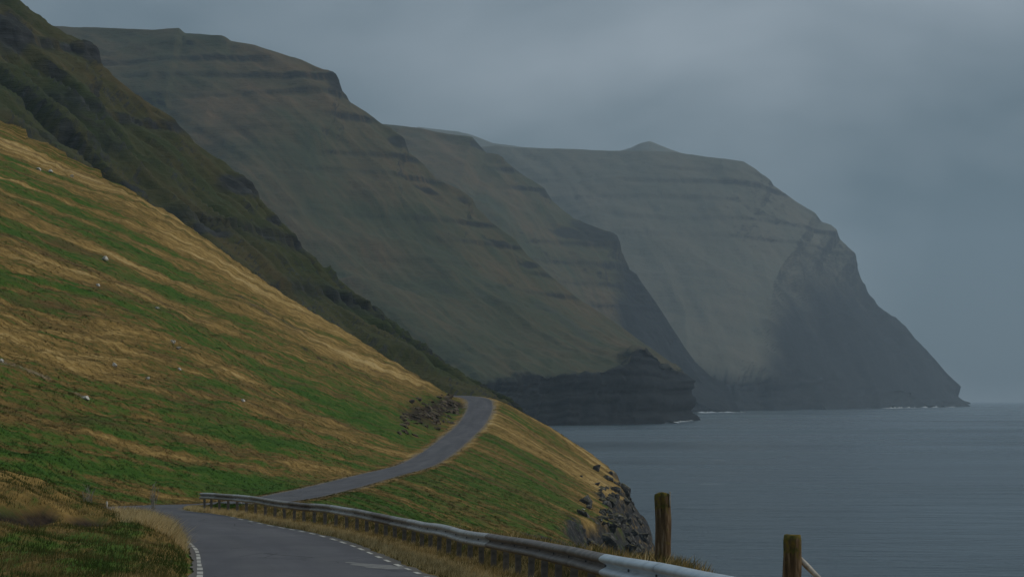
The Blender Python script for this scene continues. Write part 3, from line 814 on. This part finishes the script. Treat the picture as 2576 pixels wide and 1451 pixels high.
def wire_tie(parent, r, z):
    bm = bmesh.new()
    n, k = 20, 6
    ring = [[bm.verts.new(((r + .004 * math.cos(b)) * math.cos(a), (r + .004 * math.cos(b)) * math.sin(a), z + .004 * math.sin(b))) for b in np.linspace(0, 2 * np.pi, k, endpoint=False)] for a in np.linspace(0, 2 * np.pi, n, endpoint=False)]
    for i in range(n):
        for j in range(k):
            bm.faces.new((ring[i][j], ring[(i + 1) % n][j], ring[(i + 1) % n][(j + 1) % k], ring[i][(j + 1) % k]))
    return link('wire_tie', bm_mesh(bm, 'wire_tie', True), M_BOLT, parent)
p1 = at(1666, 1240, 29.0)
f1 = empty('fence_post', tuple(p1))
setp(f1, 'taller mossy round fence post rising behind the guardrail in front of the sea', 'fence post', 'two wooden fence posts by the sea')
link('timber', post_mesh('timber', .105, 1.5, 3), M_WOOD, f1)
def sliver():
    bm = box_bm(.022, .05, .20, .004)
    for v in bm.verts:
        if v.co.z < 0: v.co.x *= .4
    return bm_mesh(bm, 'splinter')
sp = link('splinter', sliver(), M_PALE, f1); sp.location = (.098, -.045, -.075); sp['label'] = 'pale split edge at the top right'
p2 = at(1990, 1346, 25.0)
f2 = empty('fence_post', tuple(p2))
setp(f2, 'shorter orange lichened fence post with a pale leaning brace, rightmost by the sea', 'fence post', 'two wooden fence posts by the sea')
link('timber', post_mesh('timber', .102, 1.5, 8), M_WOOD, f2)
def stick(name, a, b, r0, r1, mat, parent=None, n=8, bend=.0, seed=0):
    a, b = Vector(a), Vector(b); d = b - a; L = d.length
    q = d.to_track_quat('Z', 'Y')
    V = []; K = 7
    for i in range(K):
        f = i / (K - 1); r = r0 + (r1 - r0) * f
        for j in range(n):
            an = 2 * math.pi * j / n
            rr = r * (1 + .12 * math.sin(seed + 5 * j + 3 * i))
            v = Vector((rr * math.cos(an) + bend * math.sin(math.pi * f), rr * math.sin(an), L * f))
            V.append(tuple(a + q @ v))
    Q = [(i * n + j, i * n + (j + 1) % n, (i + 1) * n + (j + 1) % n, (i + 1) * n + j) for i in range(K - 1) for j in range(n)]
    me = bpy.data.meshes.new(name); me.from_pydata(V, [], Q + [tuple(range(n))[::-1], tuple((K - 1) * n + j for j in range(n))])
    me.polygons.foreach_set('use_smooth', np.ones(len(me.polygons), bool))
    return link(name, me, mat, parent)
ba, bbp = at(2006, 1398, 25.05) - p2, at(2095, 1490, 25.1) - p2
stick('brace', tuple(ba), tuple(bbp + (bbp - ba) * .6), .032, .034, M_PALE, f2)['label'] = 'bleached pole leaning against the post'

# ---------------------------------------------------------------- rocks, stones
M_ROCK = None
def rock_material(name, lo, mid, hi):
    m = Mat(name, .9, .2)
    pos = m.pos(); tc = m.node('ShaderNodeTexCoord').outputs['Object']
    n = m.noise(pos, 1.6, 7, .68); l = m.noise(pos, .7, 4, .6)
    col = m.ramp(n, [(.3, lo), (.52, mid), (.72, hi)])
    geo = m.node('ShaderNodeNewGeometry'); sx = m.node('ShaderNodeSeparateXYZ'); m.l.new(geo.outputs['Normal'], sx.inputs[0])
    moss = m.math('MULTIPLY', m.rng(sx.outputs[2], .55, .9), m.rng(l, .42, .58), True)
    col = m.mix(moss, col, (.10, .085, .03))
    m.color(col); m.bump(n, .8, .15)
    return m.m
M_CRAG = rock_material('crag_basalt', (.012, .013, .015), (.056, .056, .055), (.27, .255, .22))
M_CUT = rock_material('cutting_basalt', (.026, .020, .017), (.090, .070, .054), (.19, .15, .115))
M_STONE = rock_material('pale_stone', (.34, .32, .28), (.60, .57, .51), (.78, .75, .69))
def rock_mesh(name, seed, flat=.75):
    bm = bmesh.new(); bmesh.ops.create_icosphere(bm, subdivisions=2, radius=1)
    co = np.array([v.co[:] for v in bm.verts])
    n = fbm(co[:, 0] * .9 + seed * 3.1, co[:, 1] * .9, co[:, 2] * .9, octaves=3, seed=seed)
    co *= (1 + .42 * n)[:, None]
    r = np.random.default_rng(seed)
    for _ in range(6):                              # broken flat faces
        d = r.normal(size=3); d /= np.linalg.norm(d); lim = r.uniform(.5, .8)
        k = co @ d; co -= np.maximum(k - lim, 0)[:, None] * d
    co[:, 2] *= flat
    for v, c in zip(bm.verts, co): v.co = c
    return bm_mesh(bm, name)
ROCKS = [rock_mesh('rock', 100 + i, .6 + .1 * i) for i in range(6)]
def rock_set(mat):
    out = []
    for m in ROCKS:
        c = m.copy(); c.materials.clear(); c.materials.append(mat); out.append(c)
    return out
R_CRAG, R_CUT, R_STONE = rock_set(M_CRAG), rock_set(M_CUT), rock_set(M_STONE)
r2 = random.Random(12)
crag = empty('sea_crag', tuple(at(1575, 1290, 330)))
setp(crag, kind='structure'); CR = Vector(crag.location)
for k in range(270):
    y = r2.uniform(255, 425) if k % 2 else r2.uniform(250, 325)
    t = TY(y); s = HALF + float(cliff_n(np.array([t]))[0]) + (r2.gauss(1.6, 2.0) if k % 2 else r2.uniform(-.8, 9.5))
    p = road_at(np.array([t]), s)[0]
    z = float(near_height(np.array([p[0]]), np.array([p[1]]))[0][0])
    if z < 1: continue
    o = link('rock', r2.choice(R_CRAG), None, crag)
    sc = min(1.25, r2.lognormvariate(-.55, .5))
    o.location = Vector((p[0], p[1], z + .12 * sc)) - CR
    o.scale = (sc, sc * r2.uniform(.8, 1.4), sc * r2.uniform(.8, 1.5)); o.rotation_euler = (r2.uniform(-.5, .5), r2.uniform(-.5, .5), r2.uniform(0, 6.3))
cut = empty('rock_cutting', tuple(road_at(np.array([TY(410)]), -HALF - 4)[0]))
setp(cut, kind='structure'); CU = Vector(cut.location)
n_ = 0
while n_ < 110:
    px = r2.gauss(1095, 46); py = 1034 + r2.gauss(0, 24) + (1100 - px) * .18
    h = hit(px, py, 300)
    n_ += 1
    if h is None or h[1] > 470: continue
    S, T, Z = nearest([h[0]], [h[1]])
    if S[0] > -HALF - .9: continue
    sc = r2.uniform(.22, .75)
    o = link('rock', r2.choice(R_CUT), None, cut)
    o.location = Vector(h) - CU - Vector((0, 0, .15 * sc)); o.scale = (sc * 1.2, sc * 1.6, sc); o.rotation_euler = (r2.uniform(-.6, .6), r2.uniform(-.6, .6), r2.uniform(0, 6.3))
# single pale stones on the slope: picture point, width in picture px, label
STONES = [
    (264, 657, 15, 'largest white boulder, alone on the upper left hillside'),
    (98, 429, 9, 'left one of a pair of white stones high on the left slope'),
    (127, 434, 9, 'right one of a pair of white stones high on the left slope'),
    (182, 446, 8, 'small white stone right of the high pair on the left slope'),
    (216, 1006, 16, 'flat white stone at the lower end of the pale sheep track'),
    (5, 911, 9, 'white stone at the left picture edge, upper end of the pale track'),
    (288, 923, 12, 'pale stone on a green band in the middle of the left hillside'),
    (371, 954, 9, 'pale brown stone right of centre on the left hillside band'),
    (395, 778, 9, 'small white stone in a dark green patch of the upper hillside'),
    (248, 722, 8, 'dull pale stone just below the largest white boulder'),
    (612, 1011, 8, 'small pale stone in the middle of the sunlit hillside'),
    (435, 864, 13, 'grey stone of a small scree patch on the middle hillside'),
    (448, 880, 11, 'lower grey stone of the small scree patch on the hillside'),
    (452, 932, 8, 'pale stone straight below the scree patch'),
    (1473, 1263, 8, 'white stone near the cliff edge below the far road'),
    (1468, 1283, 7, 'lower white stone near the cliff edge below the far road'),
]
for px, py, wpx, lab in STONES:
    h = hit(px, py, 95)
    if h is None: continue
    r = .62 * wpx / F * h[1]
    o = link('stone', r2.choice(R_STONE), None)
    o.location = Vector(h) + Vector((0, 0, .5 * r)); o.scale = (r * 1.1, r * 1.2, r); o.rotation_euler = (r2.uniform(-.3, .3), r2.uniform(-.3, .3), r2.uniform(0, 6.3))
    setp(o, lab, 'stone', 'pale stones scattered on the grass')
# foam at the foot of the far cliffs
M_FOAM = simple('sea_foam', (.26, .30, .33), (.50, .54, .56), .05, .9)
# ---------------------------------------------------------------- bare shrubs and stakes behind the bank
M_TWIG = simple('bare_twig', (.16, .15, .12), (.34, .32, .27), 6, .9)
def shrub(px, py, Y, hgt, label, seed):
    rr = random.Random(seed)
    b = at(px, py, Y); z = float(near_height(np.array([b[0]]), np.array([b[1]]))[0][0])
    e = empty('bare_shrub', (b[0], b[1], z)); setp(e, label, 'shrub', 'bare shrubs behind the left bank')
    for i in range(7):
        a = rr.uniform(0, 6.28); l = hgt * rr.uniform(.6, 1.05); le = rr.uniform(.08, .38)
        top = Vector((math.cos(a) * le * l, math.sin(a) * le * l, l))
        st = stick('stem', (math.cos(a) * .05, math.sin(a) * .05, -.1), tuple(top), .022, .008, M_TWIG, e, 6, rr.uniform(-.06, .06), i)
        for j in range(4):
            f = rr.uniform(.35, .95); q = top * f; a2 = rr.uniform(0, 6.28); l2 = l * rr.uniform(.15, .32)
            stick('twig', tuple(q), tuple(q + Vector((math.cos(a2) * l2 * .6, math.sin(a2) * l2 * .6, l2))), .009, .004, M_TWIG, st, 5, .02, j)
shrub(222, 1290, 97, 1.15, 'small bare grey shrub behind the bank, nearer the left edge', 5)
shrub(385, 1272, 112, 1.35, 'bare pale forked shrub on the far roadside left of the guardrail end', 9)
for px, py, Y, hh_, lx, lab in ((158, 1240, 105, 1.05, .02, 'thin grey stake standing alone on the lower left slope'),
                              (612, 1262, 150, .75, -.35, 'pale stake leaning left beyond the guardrail end'),
                              (268, 1300, 72, .34, .01, 'short pale stake poking from the blond grass tuft')):
    b = at(px, py, Y); z = float(near_height(np.array([b[0]]), np.array([b[1]]))[0][0])
    e = stick('stake', (0, 0, -.3), (lx, 0, hh_), .035, .03, M_PALE if Y != 105 else M_TWIG)
    e.location = (b[0], b[1], z); setp(e, lab, 'stake')
# ---------------------------------------------------------------- surf
def surf(pts, wid, seed, hgt=3.0):
    n = 70
    P = resample(np.array([(at(px, 1003, Y)[0], Y, .25) for px, Y in pts]), n)
    d = np.gradient(P, axis=0); nx = np.stack([-d[:, 1], d[:, 0], 0 * d[:, 0]], 1); nx /= np.linalg.norm(nx, axis=1)[:, None]
    i = np.arange(n)
    w = wid * np.maximum(.02, .25 + fbm(i / 4, i * 0., octaves=3, seed=seed))
    hs = hgt * np.maximum(.0, .15 + fbm(i / 2.2, i * 0., octaves=3, seed=seed + 1))          # broken crests thrown up at the rocks
    top = P + nx * w[:, None] * .1; top[:, 2] += hs
    V = np.stack([P - nx * w[:, None] * .5, top, P + nx * w[:, None] * .5], 1)
    o = link('surf', mesh_np('surf', V.reshape(-1, 3), grid_quads(n, 3)), M_FOAM)
    setp(o, kind='stuff')
    return o
surf([(1750, 4060), (1800, 4180), (1868, 4260)], 26, 3, 2.0)['label'] = 'white surf along the foot of the second mountain'
surf([(2230, 6080), (2300, 6420), (2340, 6650), (2400, 7000)], 60, 5, 3.6)['label'] = 'white surf along the foot of the far headland'
surf([(1690, 2380), (1725, 2560), (1742, 2700), (1750, 2790)], 12, 8, 1.2)['label'] = 'white surf round the tip of the dark sea cliff'
# ---------------------------------------------------------------- haze
def haze():
    m = bpy.data.materials.new('haze_air'); m.use_nodes = True
    m.node_tree.nodes.clear()
    out = m.node_tree.nodes.new('ShaderNodeOutputMaterial'); v = m.node_tree.nodes.new('ShaderNodeVolumePrincipled')
    v.inputs['Color'].default_value = (.68, .85, 1.0, 1)
    v.inputs['Density'].default_value = HAZE
    v.inputs['Anisotropy'].default_value = 0.0
    m.node_tree.links.new(v.outputs[0], out.inputs['Volume'])
    bm = bmesh.new(); bmesh.ops.create_cube(bm, size=1)
    lo, hi = Vector((-9100, -1600, -6.5)), Vector((13100, 17100, 1330))
    for q in bm.verts: q.co = Vector([lo[i] if q.co[i] < 0 else hi[i] for i in range(3)])
    o = link('haze', bm_mesh(bm, 'haze'), m); setp(o, 'pale grey air that fades the far mountains', kind='stuff')
HAZE = 5.8e-5
haze()
